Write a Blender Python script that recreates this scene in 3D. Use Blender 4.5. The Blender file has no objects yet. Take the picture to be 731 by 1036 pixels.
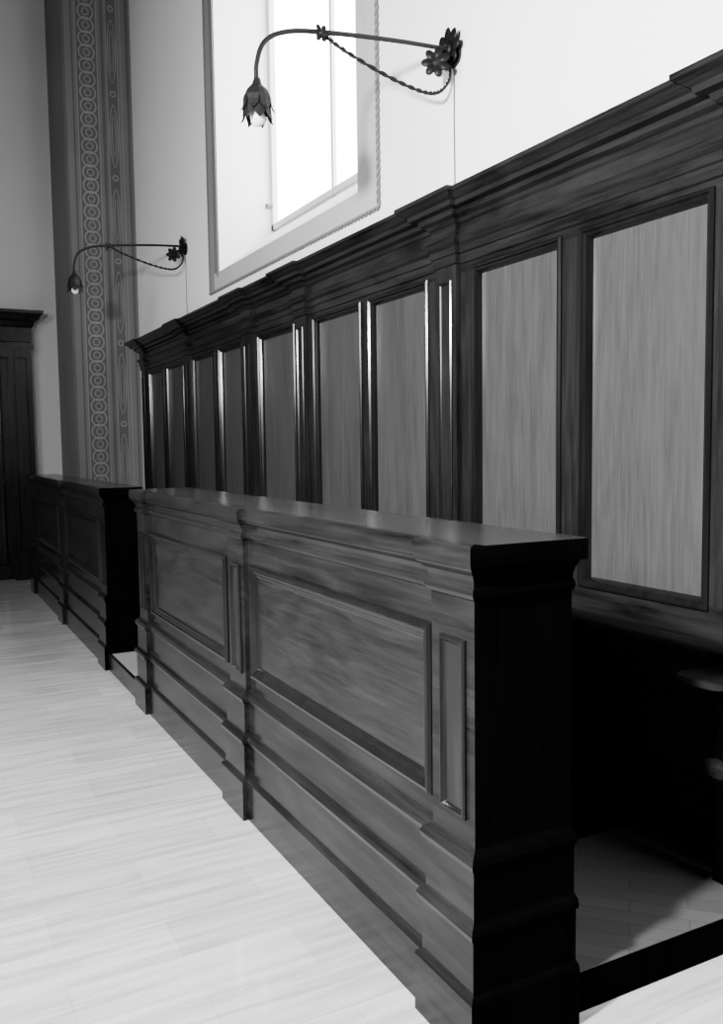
import bpy, math, random, bmesh
from mathutils import Matrix, Vector
random.seed(3)
scene=bpy.context.scene
# ---------------------------------------------------------------- camera
F=881.0
TH=math.radians(27.6); PT=math.atan(67/881.0); RO=-0.013
CAMH=1.35
fwd=Vector((math.sin(TH)*math.cos(PT),math.cos(TH)*math.cos(PT),-math.sin(PT)))
r0=Vector((math.cos(TH),-math.sin(TH),0))
u0=r0.cross(fwd)
r=r0*math.cos(RO)+u0*math.sin(RO)
u=-r0*math.sin(RO)+u0*math.cos(RO)
cd=bpy.data.cameras.new('camera'); cam=bpy.data.objects.new('camera',cd)
scene.collection.objects.link(cam); scene.camera=cam
cd.sensor_fit='HORIZONTAL'; cd.sensor_width=36; cd.lens=F/731*36
M=Matrix.Identity(4)
for i in range(3):
    M[i][0]=r[i];M[i][1]=u[i];M[i][2]=-fwd[i]
M[2][3]=CAMH
cam.matrix_world=M
cd.clip_start=0.02
# ---------------------------------------------------------------- materials
def newmat(name):
    m=bpy.data.materials.new(name); m.use_nodes=True
    nt=m.node_tree; b=nt.nodes['Principled BSDF']; return m,nt,b
def g(v): return (v,v,v,1)
def wood(name,lo,hi,axis='Z',rough=.3,scale=1.0,bump=.04,fig=0.0,spec=.3,fine=50,along=2.6,ior=1.4,f2=6,a2=1.2):
    m,nt,b=newmat(name); N=nt.nodes; L=nt.links
    tc=N.new('ShaderNodeTexCoord'); mp=N.new('ShaderNodeMapping')
    s=[fine*scale]*3; s['XYZ'.index(axis)]=along*scale
    mp.inputs['Scale'].default_value=s
    L.new(tc.outputs['Object'],mp.inputs['Vector'])
    n=N.new('ShaderNodeTexNoise'); n.inputs['Scale'].default_value=1.0; n.inputs['Detail'].default_value=8; n.inputs['Roughness'].default_value=.68; n.inputs['Distortion'].default_value=.5
    L.new(mp.outputs[0],n.inputs['Vector'])
    mp2=N.new('ShaderNodeMapping'); s2=[f2*scale]*3; s2['XYZ'.index(axis)]=a2*scale
    mp2.inputs['Scale'].default_value=s2
    L.new(tc.outputs['Object'],mp2.inputs['Vector'])
    n2=N.new('ShaderNodeTexNoise'); n2.inputs['Scale'].default_value=1; n2.inputs['Detail'].default_value=5; n2.inputs['Distortion'].default_value=1.8
    L.new(mp2.outputs[0],n2.inputs['Vector'])
    mix=N.new('ShaderNodeMath'); mix.operation='MULTIPLY_ADD'; mix.inputs[1].default_value=.45+fig
    L.new(n2.outputs[0],mix.inputs[0])
    h=N.new('ShaderNodeMath'); h.operation='MULTIPLY'; h.inputs[1].default_value=.55-fig
    L.new(n.outputs[0],h.inputs[0]); L.new(h.outputs[0],mix.inputs[2])
    cr=N.new('ShaderNodeValToRGB'); cr.color_ramp.elements[0].position=.36; cr.color_ramp.elements[1].position=.64
    cr.color_ramp.elements[0].color=g(lo); cr.color_ramp.elements[1].color=g(hi)
    L.new(mix.outputs[0],cr.inputs[0]); L.new(cr.outputs[0],b.inputs['Base Color'])
    b.inputs['Roughness'].default_value=rough
    b.inputs['Specular IOR Level'].default_value=spec; b.inputs['IOR'].default_value=ior
    bp=N.new('ShaderNodeBump'); bp.inputs['Strength'].default_value=bump; bp.inputs['Distance'].default_value=.01
    L.new(n.outputs[0],bp.inputs['Height']); L.new(bp.outputs[0],b.inputs['Normal'])
    return m
W_V=wood('walnut_vertical',.0025,.013,'Z',.24)
W_H=wood('walnut_horizontal',.002,.014,'Y',.2,ior=1.32,fig=.05)
W_SHADE=wood('walnut_painted_shade',.0005,.0012,'Z',.3,spec=0,ior=1.15)  # same walnut, shade painted into its colour for end faces, riser, bench, armrest
W_MOULD=wood('walnut_moulding_polished',.002,.006,'Z',.16,spec=.5)
P_V=wood('veneer_panel_light',.024,.044,'Z',.33,fig=-.08,fine=110,along=4.0,spec=.4,f2=8,a2=1.3,bump=.015)
P_F=wood('burl_front_panel',.004,.016,'Y',.2,fig=0,spec=.3,fine=70,along=5,f2=8,a2=2.2,bump=.03,ior=1.34)
TOPM=wood('counter_top_wood',.010,.022,'Y',.2,spec=.4)
def plaster(name,c,rough=.9,var=.1):
    m,nt,b=newmat(name); N=nt.nodes;L=nt.links
    tc=N.new('ShaderNodeTexCoord'); n=N.new('ShaderNodeTexNoise'); n.inputs['Scale'].default_value=1.3; n.inputs['Detail'].default_value=6
    L.new(tc.outputs['Object'],n.inputs['Vector'])
    cr=N.new('ShaderNodeValToRGB'); cr.color_ramp.elements[0].position=.3; cr.color_ramp.elements[1].position=.7
    cr.color_ramp.elements[0].color=g(c*(1-var)); cr.color_ramp.elements[1].color=g(c)
    L.new(n.outputs[0],cr.inputs[0]); L.new(cr.outputs[0],b.inputs['Base Color'])
    b.inputs['Roughness'].default_value=rough
    return m
PL=plaster('white_plaster',.85,var=.03); PLF=plaster('off_white_plaster',.50,var=.06); PLG=plaster('grey_painted_plaster',.15,var=.2); PLD=plaster('dark_painted_band',.095,var=.25); PLM=plaster('mid_painted_band',.22,var=.2)
PLB=plaster('pale_grey_border',.40,var=.1)
PLL=plaster('light_painted_ornament',.25,var=.3)
IRON=plaster('wrought_iron',.006,.5); IRON.node_tree.nodes['Principled BSDF'].inputs['Specular IOR Level'].default_value=.2
def floor_mat():
    m,nt,b=newmat('travertine_tiles'); N=nt.nodes;L=nt.links
    tc=N.new('ShaderNodeTexCoord')
    br=N.new('ShaderNodeTexBrick'); br.inputs['Scale'].default_value=1; br.inputs['Brick Width'].default_value=.6; br.inputs['Row Height'].default_value=.2
    br.inputs['Mortar Size'].default_value=.001; br.inputs['Color1'].default_value=g(1); br.inputs['Color2'].default_value=g(.82); br.inputs['Mortar'].default_value=g(.64)
    br.inputs['Bias'].default_value=0
    L.new(tc.outputs['Object'],br.inputs['Vector'])
    mp=N.new('ShaderNodeMapping'); mp.inputs['Scale'].default_value=(2.2,30,1); L.new(tc.outputs['Object'],mp.inputs['Vector'])
    n=N.new('ShaderNodeTexNoise'); n.inputs['Scale'].default_value=1; n.inputs['Detail'].default_value=6; n.inputs['Distortion'].default_value=.5
    L.new(mp.outputs[0],n.inputs['Vector'])
    cr=N.new('ShaderNodeValToRGB'); cr.color_ramp.elements[0].position=.33; cr.color_ramp.elements[1].position=.6
    cr.color_ramp.elements[0].color=g(.38); cr.color_ramp.elements[1].color=g(.56)
    L.new(n.outputs[0],cr.inputs[0])
    mx=N.new('ShaderNodeMix'); mx.data_type='RGBA'; mx.blend_type='MULTIPLY'; mx.inputs[0].default_value=1
    L.new(cr.outputs[0],mx.inputs[6]); L.new(br.outputs[0],mx.inputs[7]); L.new(mx.outputs[2],b.inputs['Base Color'])
    b.inputs['Roughness'].default_value=.1
    return m
FLOORM=floor_mat()
def parquet():
    m,nt,b=newmat('parquet'); N=nt.nodes;L=nt.links
    tc=N.new('ShaderNodeTexCoord'); mp=N.new('ShaderNodeMapping'); mp.inputs['Rotation'].default_value=(0,0,math.radians(45)); L.new(tc.outputs['Object'],mp.inputs['Vector'])
    br=N.new('ShaderNodeTexBrick'); br.inputs['Scale'].default_value=1; br.inputs['Brick Width'].default_value=.3; br.inputs['Row Height'].default_value=.06
    br.inputs['Mortar Size'].default_value=.0008; br.inputs['Color1'].default_value=g(.068); br.inputs['Color2'].default_value=g(.052); br.inputs['Mortar'].default_value=g(.03)
    L.new(mp.outputs[0],br.inputs['Vector']); L.new(br.outputs[0],b.inputs['Base Color']); b.inputs['Roughness'].default_value=.6; b.inputs['Specular IOR Level'].default_value=.0; b.inputs['IOR'].default_value=1.15
    return m
PARQ=parquet()
def emis(name,s,c=1):
    m,nt,b=newmat(name); b.inputs['Base Color'].default_value=g(.8); b.inputs['Emission Color'].default_value=g(c); b.inputs['Emission Strength'].default_value=s; return m
GLASS=emis('frosted_daylight_glass',14.0); BULB=emis('bulb_glass',0.0)
BULB.node_tree.nodes['Principled BSDF'].inputs['Roughness'].default_value=.15
FRAMEW=plaster('window_frame_paint',.6,.5)
# ---------------------------------------------------------------- mesh builder
class MB:
    def __init__(s): s.v=[];s.f=[];s.m=[];s.mats=[]
    def mi(s,mat):
        if mat not in s.mats: s.mats.append(mat)
        return s.mats.index(mat)
    def quad(s,pts,mat):
        b=len(s.v); s.v+= [tuple(p) for p in pts]; s.f.append(tuple(range(b,b+len(pts)))); s.m.append(s.mi(mat))
    def box(s,x0,x1,y0,y1,z0,z1,mat):
        b=len(s.v)
        s.v+=[(x0,y0,z0),(x1,y0,z0),(x1,y1,z0),(x0,y1,z0),(x0,y0,z1),(x1,y0,z1),(x1,y1,z1),(x0,y1,z1)]
        for f in [(0,3,2,1),(4,5,6,7),(0,1,5,4),(1,2,6,5),(2,3,7,6),(3,0,4,7)]:
            s.f.append(tuple(b+i for i in f)); s.m.append(s.mi(mat))
    def sweep(s,path,prof,mat,closed=False,mat0=None):
        n=len(path); P=[Vector((p[0],p[1])) for p in path]; offs=[]
        for i in range(n):
            dp=(P[i]-P[i-1]).normalized() if (i>0 or closed) else None
            dn=(P[(i+1)%n]-P[i]).normalized() if (i<n-1 or closed) else None
            if dp is None: dp=dn
            if dn is None: dn=dp
            a=Vector((-dp.y,dp.x)); c=Vector((-dn.y,dn.x)); mm=(a+c)
            mm=mm/(mm.dot(a)); offs.append(mm)
        b=len(s.v); k=len(prof)
        for i in range(n):
            for (o,z) in prof:
                q=P[i]+offs[i]*o; s.v.append((q.x,q.y,z))
        cnt=n if closed else n-1
        for i in range(cnt):
            j=(i+1)%n
            mm=mat0 if (mat0 and i==0) else mat
            for t in range(k):
                t2=(t+1)%k
                s.f.append((b+i*k+t,b+j*k+t,b+j*k+t2,b+i*k+t2)); s.m.append(s.mi(mm))
        if not closed:
            s.f.append(tuple(b+t for t in range(k))); s.m.append(s.mi(mat))
            s.f.append(tuple(b+(n-1)*k+t for t in reversed(range(k)))); s.m.append(s.mi(mat))
    def frame(s,org,U,V,Nn,w,h,prof,mm,mf):
        org=Vector(org);U=Vector(U);V=Vector(V);Nn=Vector(Nn); b=len(s.v)
        for (ins,out) in prof:
            for (a,c) in [(ins,ins),(w-ins,ins),(w-ins,h-ins),(ins,h-ins)]:
                s.v.append(tuple(org+U*a+V*c+Nn*out))
        for i in range(len(prof)-1):
            for k in range(4):
                k2=(k+1)%4
                s.f.append((b+i*4+k,b+i*4+k2,b+i*4+4+k2,b+i*4+4+k)); s.m.append(s.mi(mm))
        e=b+(len(prof)-1)*4
        s.f.append((e,e+1,e+2,e+3)); s.m.append(s.mi(mf))
    def tube(s,pts,rad,mat,seg=8):
        b=len(s.v); n=len(pts); pts=[Vector(p) for p in pts]
        up=Vector((0.13,0.97,0.2)).normalized()
        for i,p in enumerate(pts):
            d=(pts[min(i+1,n-1)]-pts[max(i-1,0)]).normalized()
            a=d.cross(up).normalized(); c=a.cross(d)
            rr=rad[i] if isinstance(rad,(list,tuple)) else rad
            for k in range(seg):
                t=2*math.pi*k/seg; s.v.append(tuple(p+a*math.cos(t)*rr+c*math.sin(t)*rr))
        for i in range(n-1):
            for k in range(seg):
                k2=(k+1)%seg; s.f.append((b+i*seg+k,b+i*seg+k2,b+(i+1)*seg+k2,b+(i+1)*seg+k)); s.m.append(s.mi(mat))
        s.f.append(tuple(b+k for k in reversed(range(seg)))); s.m.append(s.mi(mat))
        s.f.append(tuple(b+(n-1)*seg+k for k in range(seg))); s.m.append(s.mi(mat))
    def lathe(s,cen,axis,prof,mat,seg=20):
        cen=Vector(cen); ax=Vector(axis).normalized(); t=Vector((0,0,1)) if abs(ax.z)<.9 else Vector((1,0,0))
        a=ax.cross(t).normalized(); c=ax.cross(a); b=len(s.v)
        for (rr,h) in prof:
            for k in range(seg):
                q=2*math.pi*k/seg; s.v.append(tuple(cen+ax*h+a*rr*math.cos(q)+c*rr*math.sin(q)))
        for i in range(len(prof)-1):
            for k in range(seg):
                k2=(k+1)%seg; s.f.append((b+i*seg+k,b+i*seg+k2,b+(i+1)*seg+k2,b+(i+1)*seg+k)); s.m.append(s.mi(mat))
    def obj(s,name,parent=None,smooth=False,fix=True):
        me=bpy.data.meshes.new(name); me.from_pydata(s.v,[],s.f)
        for m in s.mats: me.materials.append(m)
        me.polygons.foreach_set('material_index',s.m)
        me.update()
        if fix:
            bm=bmesh.new(); bm.from_mesh(me); bmesh.ops.recalc_face_normals(bm,faces=bm.faces); bm.to_mesh(me); bm.free()
        if smooth:
            for p in me.polygons: p.use_smooth=True
        o=bpy.data.objects.new(name,me); scene.collection.objects.link(o)
        if parent: o.parent=parent
        return o
def empty(name):
    e=bpy.data.objects.new(name,None); scene.collection.objects.link(e); return e
def box_obj(name,b,mat):
    m=MB(); m.box(*b,mat); return m.obj(name)
# ---------------------------------------------------------------- room shell
XW=2.15
box_obj('floor',(-6,2.6,-3,10.4,-.1,0),FLOORM)
WY0,WY1,WZ0,WZ1=4.10,6.35,2.66,5.8
m=MB()
m.box(XW,XW+.5,-3,WY0,0,8,PL); m.box(XW,XW+.5,WY1,10.4,0,8,PL)
m.box(XW,XW+.5,WY0,WY1,0,WZ0-.001,PL); m.box(XW,XW+.5,WY0,WY1,WZ1,8,PL)
m.obj('wall_right')
box_obj('wall_far',(-6,XW,9.8,10.2,0,8),PLF)
GX=XW+.42; GY0,GY1,GZ0,GZ1=4.2,6.27,2.98,5.5
m=MB()
o_=[(XW,WY0,WZ0),(XW,WY1,WZ0),(XW,WY1,WZ1),(XW,WY0,WZ1)]
i_=[(GX,GY0,GZ0),(GX,GY1,GZ0),(GX,GY1,GZ1),(GX,GY0,GZ1)]
for k in range(4):
    k2=(k+1)%4; m.quad([o_[k],o_[k2],i_[k2],i_[k]],PL)
def bar(y0,y1,z0,z1,x0=GX-.03,x1=GX+.03,mt=FRAMEW): m.box(x0,x1,y0,y1,z0,z1,mt)
bar(GY0,GY0+.05,GZ0,GZ1);bar(GY1-.04,GY1,GZ0,GZ1);bar(GY0,GY1,GZ0,GZ0+.04);bar(GY0,GY1,GZ1-.05,GZ1)
bar(5.22,5.25,GZ0,GZ1,GX-.015,GX+.02); bar(GY0,GY1,4.72,4.75,GX-.02,GX+.02)
m.quad([(GX+.01,GY0,GZ0),(GX+.01,GY1,GZ0),(GX+.01,GY1,GZ1),(GX+.01,GY0,GZ1)],GLASS)
m.lathe((GX-.03,GY1-.03,3.15),(-1,0,0),[(0,0),(.012,0),(.012,.03),(.02,.04),(.02,.05),(0,.055)],PLD,12)
m.obj('window_1',fix=False)
m=MB()
def ring(y0,y1,z0,z1,t,x,mat):
    m.box(x,XW-.0005,y0,y1,z0,z0+t,mat); m.box(x,XW-.0005,y0,y1,z1-t,z1,mat)
    m.box(x,XW-.0005,y0,y0+t,z0+t,z1-t,mat); m.box(x,XW-.0005,y1-t,y1,z0+t,z1-t,mat)
ring(WY0-.22,WY1+.22,WZ0-.12,WZ1+.22,.119,XW-.006,PLB)
m.box(XW-.006,XW-.0005,WY0-.102,WY0-.001,WZ0,WZ1,PLB); m.box(XW-.006,XW-.0005,WY1+.001,WY1+.102,WZ0,WZ1,PLG)
m.box(XW-.008,XW-.0005,WY1+.10,WY1+.2,WZ0-.14,WZ1,PLM)
m.box(XW-.012,XW-.0005,WY1+.18,WY1+.22,WZ0-.14,WZ1,PLG); m.box(XW-.012,XW-.0005,WY1+.001,WY1+.03,WZ0-.03,WZ1,PLG)
yr,zr=WY0-.235,WZ0-.135
for (a,b_) in [((XW-.012,yr,zr),(XW-.012,yr,WZ1)),((XW-.012,yr,zr),(XW-.012,WY1+.2,zr))]:
    a=Vector(a);b_=Vector(b_);n=int((b_-a).length/.04)
    for ph in (0,1):
        pts=[]
        for i in range(n*4+1):
            t=i/(n*4); q=2*math.pi*i/8+ph*math.pi
            p=a.lerp(b_,t)
            if abs((b_-a).z)>.5: p=p+Vector((.007*math.cos(q),.007*math.sin(q),0))
            else: p=p+Vector((.007*math.cos(q),0,.007*math.sin(q)))
            pts.append(p)
        m.tube(pts,.006,PLG,5)
m.obj('trim_window')
# pier with painted ornament
m=MB()
PX,PY=1.50,8.88
m.box(PX,XW-.001,PY,9.799,0,8,PLG)
def strip(x0,x1,mat,ee=.003): m.box(x0,x1,PY-ee,PY-.0002,0.02,7.9,mat)
strip(PX,PX+.025,PLD); strip(1.585,1.60,PLD); strip(1.625,1.83,PLD,.002); strip(1.625,1.635,PLM);strip(1.82,1.83,PLM)
strip(1.86,1.89,PLD);strip(1.91,2.02,PLD,.002);strip(1.91,1.918,PLM);strip(2.012,2.02,PLM);strip(2.045,2.055,PLM);strip(2.10,2.125,PLD)
def annulus(cx,cz,rx,rz,t,yy,mat,seg=20):
    for k in range(seg):
        a=2*math.pi*k/seg;c=2*math.pi*(k+1)/seg
        m.quad([(cx+rx*math.cos(a),yy,cz+rz*math.sin(a)),(cx+rx*math.cos(c),yy,cz+rz*math.sin(c)),(cx+(rx-t)*math.cos(c),yy,cz+(rz-t)*math.sin(c)),(cx+(rx-t)*math.cos(a),yy,cz+(rz-t)*math.sin(a))],mat)
z=.9;i=0
while z<7.8:
    annulus(1.7275,z,.078,.078,.013,PY-.0035-.0004*(i%2),PLL); annulus(1.7275,z,.036,.036,.011,PY-.0045,PLM,14)
    z+=.125;i+=1
z=1.2
while z<7.8:
    annulus(1.965,z,.042,.3,.010,PY-.0035,PLM); annulus(1.965,z,.022,.2,.008,PY-.0035,PLM); z+=.8
    annulus(1.965,z-.4,.03,.03,.012,PY-.0035,PLM)
m.obj('painted_pier',fix=False)
# ---------------------------------------------------------------- front dossals
DPROF=[(-.1,0),(.034,0),(.034,.14),(.030,.148),(.020,.153),(.020,.275),(.028,.28),(.031,.292),(.026,.304),(.015,.31),(.013,.316),(.013,.425),(.020,.43),(.024,.443),(.018,.457),(.004,.466),(0,.47),
 (0,1.017),(.007,1.02),(.013,1.03),(.011,1.04),(.004,1.046),(.005,1.058),(.012,1.072),(.020,1.08),(.024,1.084),(.026,1.088),(.031,1.094),(.033,1.115),(.031,1.134),(.026,1.138),(-.1,1.138)]
BOL=[(0,0),(0,.014),(.006,.022),(.014,.024),(.020,.018),(.026,.016),(.031,.012),(.040,.010),(.044,.004),(.048,.002)]
BOLS=[(0,0),(0,.006),(.004,.010),(.008,.010),(.012,.004),(.016,.001)]
def dossal(y0,y1,xb,pil,panels,zs=1.0):
    xf,pj=1.08,.02
    m=MB()
    path=[(xb,y0)]
    for i,(a,b) in enumerate(pil):
        if i>0: path.append((xf,a))
        path+=[(xf-pj,a),(xf-pj,b)]
        if i<len(pil)-1: path.append((xf,b))
    path.append((xb,y1))
    m.sweep(path,[(o,z*zs) for o,z in DPROF],W_H,mat0=W_SHADE)
    m.box(xf+.02,xb,y0+.02,y1-.02,0,1.1375*zs,W_V)
    m.box(xb,xb+.02,y0-.031,y1+.031,1.09*zs,1.1375*zs,W_SHADE)
    m.box(xf-.01,xb+.019,y0-.026,y1+.026,1.1372*zs,1.1388*zs,TOPM)
    for (a,b) in panels:
        m.frame((xf,a,.525*zs),(0,1,0),(0,0,1),(-1,0,0),b-a,.41*zs,BOL,W_MOULD,P_F)
    for (a,b) in pil:
        w=b-a
        m.frame((xf-pj,a+.03,.525*zs),(0,1,0),(0,0,1),(-1,0,0),w-.07,.40*zs,BOLS,W_MOULD,W_V)
    return m.obj('choir_stall_dossal')
dossal(1.515,4.55,1.328,[(1.515,1.685),(2.95,3.12),(4.39,4.55)],[(1.70,2.90),(3.16,4.32)])
dossal(5.40,8.83,1.27,[(5.40,5.56),(7.0,7.17),(8.67,8.83)],[(5.60,6.94),(7.22,8.62)],.98)
# ---------------------------------------------------------------- platform
m=MB()
PH=.1
m.box(1.35,2.145,1.515,8.86,0,PH,W_SHADE)
m.box(1.35,2.145,1.515,8.86,PH,PH+.002,PARQ)
m.box(1.05,1.35,4.595,5.355,0,PH,W_H); m.box(1.07,1.35,4.6,5.35,PH,PH+.002,PLM)
m.obj('wooden_platform')
PH+=.003
# ---------------------------------------------------------------- wall panelling
m=MB()
XP=2.1; pj=.025
pil=[(1.53,1.70),(3.09,3.25),(4.63,4.78),(5.52,5.67),(6.99,7.13),(8.40,8.54)]
def ppath():
    p=[(XW-.001,pil[0][0])]
    for i,(a,b) in enumerate(pil):
        if i==0: p+=[(XP-pj,a),(XP-pj,b),(XP,b)]
        elif i==len(pil)-1: p+=[(XP,a),(XP-pj,a),(XP-pj,b),(XW-.001,b)]
        else: p+=[(XP,a),(XP-pj,a),(XP-pj,b),(XP,b)]
    return p
CPROF=[(-.04,2.10),(0,2.10),(.008,2.105),(.008,2.14),(.016,2.145),(.016,2.172),(.028,2.184),(.034,2.20),(.028,2.21),(.012,2.214),(.012,2.26),(.022,2.268),(.030,2.28),(.05,2.29),(.056,2.308),(.085,2.314),(.088,2.332),(.10,2.338),(.118,2.352),(.13,2.358),(.13,2.374),(-.04,2.374)]
m.sweep(ppath(),CPROF,W_H)
BPROF=[(-.04,PH),(.02,PH),(.02,.70),(.035,.72),(.04,.745),(.02,.757),(0,.76),(-.04,.76)]
m.sweep(ppath(),BPROF,W_H)
m.box(2.13,XW-.001,1.535,8.535,PH,2.365,W_V)
for (a,b) in pil: m.box(XP-pj,2.135,a,b,.76,2.10,W_V)
panels=[(1.81,2.34),(2.47,2.99),(3.36,3.89),(4.0,4.56),(4.85,5.43),(5.76,6.24),(6.38,6.92),(7.20,7.71),(7.83,8.34)]
PZ0,PZ1=.86,2.065
m.box(XP,2.135,1.70,8.40,.76,PZ0,W_H); m.box(XP,2.135,1.70,8.40,PZ1,2.10,W_H)
xs=[1.70]+[q for p in panels for q in p]+[8.40]
for k in range(0,len(xs),2): m.box(XP,2.135,xs[k],xs[k+1],PZ0,PZ1,W_V)
WPROF=[(-.016,0),(-.016,.008),(-.010,.014),(-.004,.014),(.002,.006),(.010,.004),(.016,-.008),(.020,-.022)]
for (a,b) in panels:
    m.frame((XP,a,PZ0),(0,1,0),(0,0,1),(-1,0,0),b-a,PZ1-PZ0,WPROF,W_MOULD,P_V)
for (a,b) in pil:
    m.frame((XP-pj,a+.03,.88),(0,1,0),(0,0,1),(-1,0,0),b-a-.06,1.16,BOLS,W_MOULD,W_V)
m.obj('wall_panelling')
# bench
m=MB()
BX=2.02
m.box(1.72,BX,1.95,8.5,.43,.46,W_SHADE); m.sweep([(1.72,1.95),(1.72,8.5)],[(0,.43),(.012,.434),(.015,.445),(.012,.456),(0,.46)],W_SHADE)
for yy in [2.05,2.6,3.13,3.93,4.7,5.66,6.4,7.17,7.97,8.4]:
    m.box(1.80,BX,yy,yy+.05,PH,.43,W_SHADE)
m.box(1.97,BX,2.05,8.5,PH,.43,W_SHADE)
m.obj('stall_bench')
m=MB()
yy=1.62
pts=[(BX,.36),(1.99,.37),(1.968,.395),(1.96,.43),(1.972,.47),(1.99,.50),(2.0,.54),(1.995,.58),(1.975,.62),(1.945,.66),(1.92,.686),(BX,.686)]
b=len(m.v)
for t in (yy,yy+.05):
    for (x,z) in pts: m.v.append((x,t,z))
n=len(pts); iw=m.mi(W_SHADE)
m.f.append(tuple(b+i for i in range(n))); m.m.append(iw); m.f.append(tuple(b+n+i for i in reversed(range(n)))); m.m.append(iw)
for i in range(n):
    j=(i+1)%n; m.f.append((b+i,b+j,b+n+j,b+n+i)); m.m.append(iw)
m.box(1.985,BX,yy,yy+.05,PH,.37,W_SHADE)
m.sweep([(BX,1.56),(1.90,1.56),(1.875,1.585),(1.87,1.62),(1.87,1.68),(1.88,1.71),(1.91,1.725),(BX,1.725)],[(-.02,.686),(0,.686),(.006,.69),(.006,.70),(0,.706),(-.02,.706)],W_H)
m.box(1.885,BX,1.575,1.71,.687,.7055,W_H)
m.lathe((1.985,yy-.025,.435),(0,1,0),[(0,0),(.018,.003),(.028,.014),(.034,.04),(.034,.06),(.028,.086),(.018,.097),(0,.10)],P_F)
m.obj('stall_armrest')
# ---------------------------------------------------------------- wrought iron lamps
def smooth(pts,n=8):
    P=[Vector(p) for p in pts]; out=[]
    for i in range(len(P)-1):
        a=P[max(i-1,0)];b=P[i];c=P[i+1];d=P[min(i+2,len(P)-1)]
        for k in range(n):
            t=k/n; out.append(.5*((2*b)+(c-a)*t+(2*a-5*b+4*c-d)*t*t+(3*b-a-3*c+d)*t**3))
    out.append(P[-1]); return out
def lamp(Y,dz=0):
    root=empty('wall_lamp')
    dz=dz-.065
    m=MB()
    arm=smooth([(2.12,Y,3.08+dz),(1.86,Y,3.065+dz),(1.55,Y,3.035+dz),(1.38,Y,3.005+dz),(1.285,Y,2.95+dz),(1.25,Y,2.86+dz),(1.25,Y,2.78+dz)])
    m.tube(arm,.0095,IRON,8)
    base=smooth([(2.12,Y,3.02+dz),(2.12,Y,2.96+dz),(2.07,Y,2.90+dz),(1.99,Y,2.885+dz),(1.83,Y,2.915+dz),(1.64,Y,2.975+dz),(1.54,Y,3.02+dz),(1.51,Y,3.035+dz)],14)
    for ph in (0,math.pi):
        tw=[]
        for i,p in enumerate(base):
            a=i*.9+ph; tw.append(p+Vector((0,.005*math.cos(a),.005*math.sin(a))))
        m.tube(tw,.005,IRON,6)
    m.obj('arm',root,smooth=True)
    def rosette(c,ax,R,npet=7):
        m=MB(); c=Vector(c); ax=Vector(ax).normalized(); t=Vector((0,0,1)); a=ax.cross(t).normalized(); d=ax.cross(a)
        for k in range(npet):
            q=2*math.pi*k/npet; dr=a*math.cos(q)+d*math.sin(q); sd=ax.cross(dr)
            pc=c+dr*R*.62
            seg=12
            b=len(m.v); m.v.append(tuple(pc+ax*.004))
            for j in range(seg):
                w=2*math.pi*j/seg
                m.v.append(tuple(pc+dr*math.cos(w)*R*.42+sd*math.sin(w)*R*.30+ax*.014))
            for j in range(seg):
                m.f.append((b,b+1+j,b+1+(j+1)%seg)); m.m.append(m.mi(IRON))
            b2=len(m.v); m.v.append(tuple(pc-ax*.004))
            for j in range(seg):
                m.f.append((b2,b+1+(j+1)%seg,b+1+j)); m.m.append(m.mi(IRON))
        m.lathe(c-ax*.004,ax,[(0,-.01),(R*.3,-.008),(R*.34,.006),(R*.25,.018),(0,.024)],IRON,14)
        return m.obj('rosette',root,smooth=True)
    rosette((2.125,Y,3.08+dz),(-1,0,0),.085,8)
    rosette((2.04,Y-.02,3.00+dz),(-.5,-.8,0),.06)
    rosette((1.51,Y-.012,3.015+dz),(0,-1,0),.034,6)
    m=MB(); m.lathe((XW-.001,Y,3.06+dz),(-1,0,0),[(0,0),(.05,0),(.05,.01),(.03,.018),(.012,.03),(0,.032)],IRON,20)
    m.obj('wall_plate',root)
    m=MB(); cx,cz=1.25,2.79+dz
    m.lathe((cx,Y,cz),(0,0,-1),[(0,-.02),(.012,-.02),(.018,0),(.024,.012),(.03,.02),(.034,.05),(.03,.06),(0,.06)],IRON,16)
    for layer,(ln,nl,rot) in enumerate([(.14,7,0),(.105,7,.45)]):
        for k in range(nl):
            q=2*math.pi*k/nl+rot; dr=Vector((math.cos(q),math.sin(q),0)); sd=Vector((-math.sin(q),math.cos(q),0))
            ps=[]
            for (t,wd,rr) in [(0,.008,.016),(.2,.018,.034),(.45,.024,.045),(.65,.020,.047),(.8,.021,.05),(.92,.01,.055),(1,.001,.062)]:
                c=Vector((cx,Y,cz-.005-ln*t))+dr*rr*(1 if layer==0 else 1.08)
                ps.append((c+sd*wd,c+dr*.004,c-sd*wd))
            b=len(m.v)
            for tr in ps:
                for p in tr: m.v.append(tuple(p))
            for i in range(len(ps)-1):
                for j in range(2):
                    m.f.append((b+i*3+j,b+i*3+j+1,b+i*3+3+j+1,b+i*3+3+j)); m.m.append(m.mi(IRON))
    o=m.obj('leaf_shade',root,fix=False)
    sm=o.modifiers.new('s','SOLIDIFY'); sm.thickness=.002
    m=MB(); m.lathe((cx,Y,cz-.06),(0,0,-1),[(0,0),(.014,.002),(.016,.02),(.026,.045),(.030,.065),(.025,.085),(.012,.096),(0,.098)],BULB,18)
    m.obj('bulb',root,smooth=True)
    m=MB(); m.tube([(XW-.006,Y,3.0+dz),(XW-.006,Y+.003,2.8+dz),(XW-.006,Y,2.6+dz),(XW-.006,Y,2.38)],.0025,PLD,6)
    m.obj('cable',root)
lamp(3.20); lamp(7.19)
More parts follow.
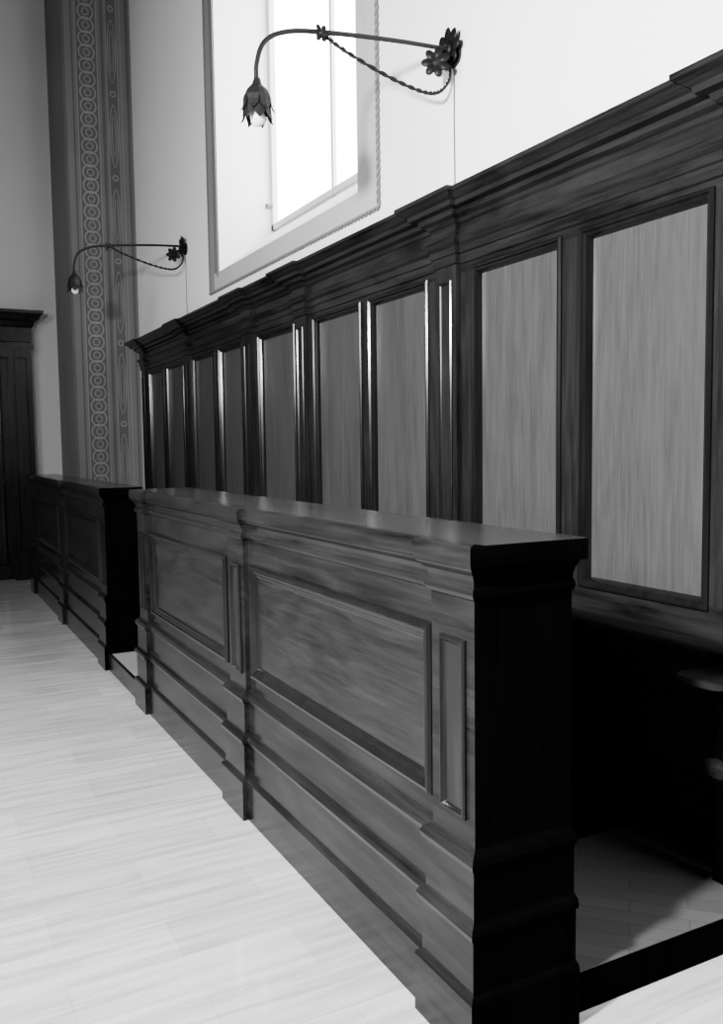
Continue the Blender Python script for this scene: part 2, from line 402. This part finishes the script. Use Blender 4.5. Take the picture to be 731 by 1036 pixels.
# ---------------------------------------------------------------- far door surround
m=MB()
dx0,dx1=-.30,1.21; dy=9.62
path=[(dx0,9.79),(dx0,dy),(dx1,dy),(dx1,9.79)]
m.sweep(path[::-1],[(-.03,2.45),(.0,2.45),(.01,2.46),(.01,2.6),(.03,2.62),(.04,2.66),(.08,2.68),(.09,2.71),(.12,2.74),(.12,2.77),(-.03,2.77)],W_H)
m.box(dx0+.01,dx1-.01,dy+.01,9.79,2.3,2.768,W_V)
for (a,b) in [(dx0,dx0+.22),(dx1-.22,dx1)]:
    m.box(a,b,dy,9.79,0,2.45,W_V); m.box(a-.02,b+.02,dy-.02,9.79,0,.18,W_V)
    m.frame((a+.04,dy,.3),(1,0,0),(0,0,1),(0,-1,0),.14,2.0,BOLS,W_MOULD,W_V)
    m.box(a-.02,b+.02,dy-.02,9.79,2.38,2.45,W_V)
m.box(dx0+.22,dx1-.22,dy+.1,9.79,0,2.3,W_V)
for a in (dx0+.27,(dx0+dx1)/2+.03):
    for (z0,hh) in ((.15,.85),(1.1,1.1)):
        m.frame((a,dy+.1,z0),(1,0,0),(0,0,1),(0,-1,0),.43,hh,BOL,W_MOULD,W_V)
m.obj('door_1')
# ---------------------------------------------------------------- lights
w=bpy.data.worlds.new('world'); scene.world=w; w.use_nodes=True
w.node_tree.nodes['Background'].inputs[0].default_value=g(1); w.node_tree.nodes['Background'].inputs[1].default_value=.05
def light(name,typ,loc,energy,aim=None,**k):
    l=bpy.data.lights.new(name,typ); l.energy=energy
    for a,v in k.items(): setattr(l,a,v)
    o=bpy.data.objects.new(name,l); scene.collection.objects.link(o); o.location=loc
    if aim: o.rotation_euler=(Vector(aim)-Vector(loc)).to_track_quat('-Z','Y').to_euler()
    return o
light('photo_lamp','SPOT',(-1.1,1.0,2.4),2600,aim=(2.1,2.1,2.15),shadow_soft_size=.12,spot_size=math.radians(135),spot_blend=1.0)
light('floor_fill_left','AREA',(-2.6,2.2,2.6),450,aim=(-.4,2.0,0),shape='RECTANGLE',size=1.6,size_y=1.6)  # added fill to brighten the left floor; no such source is seen
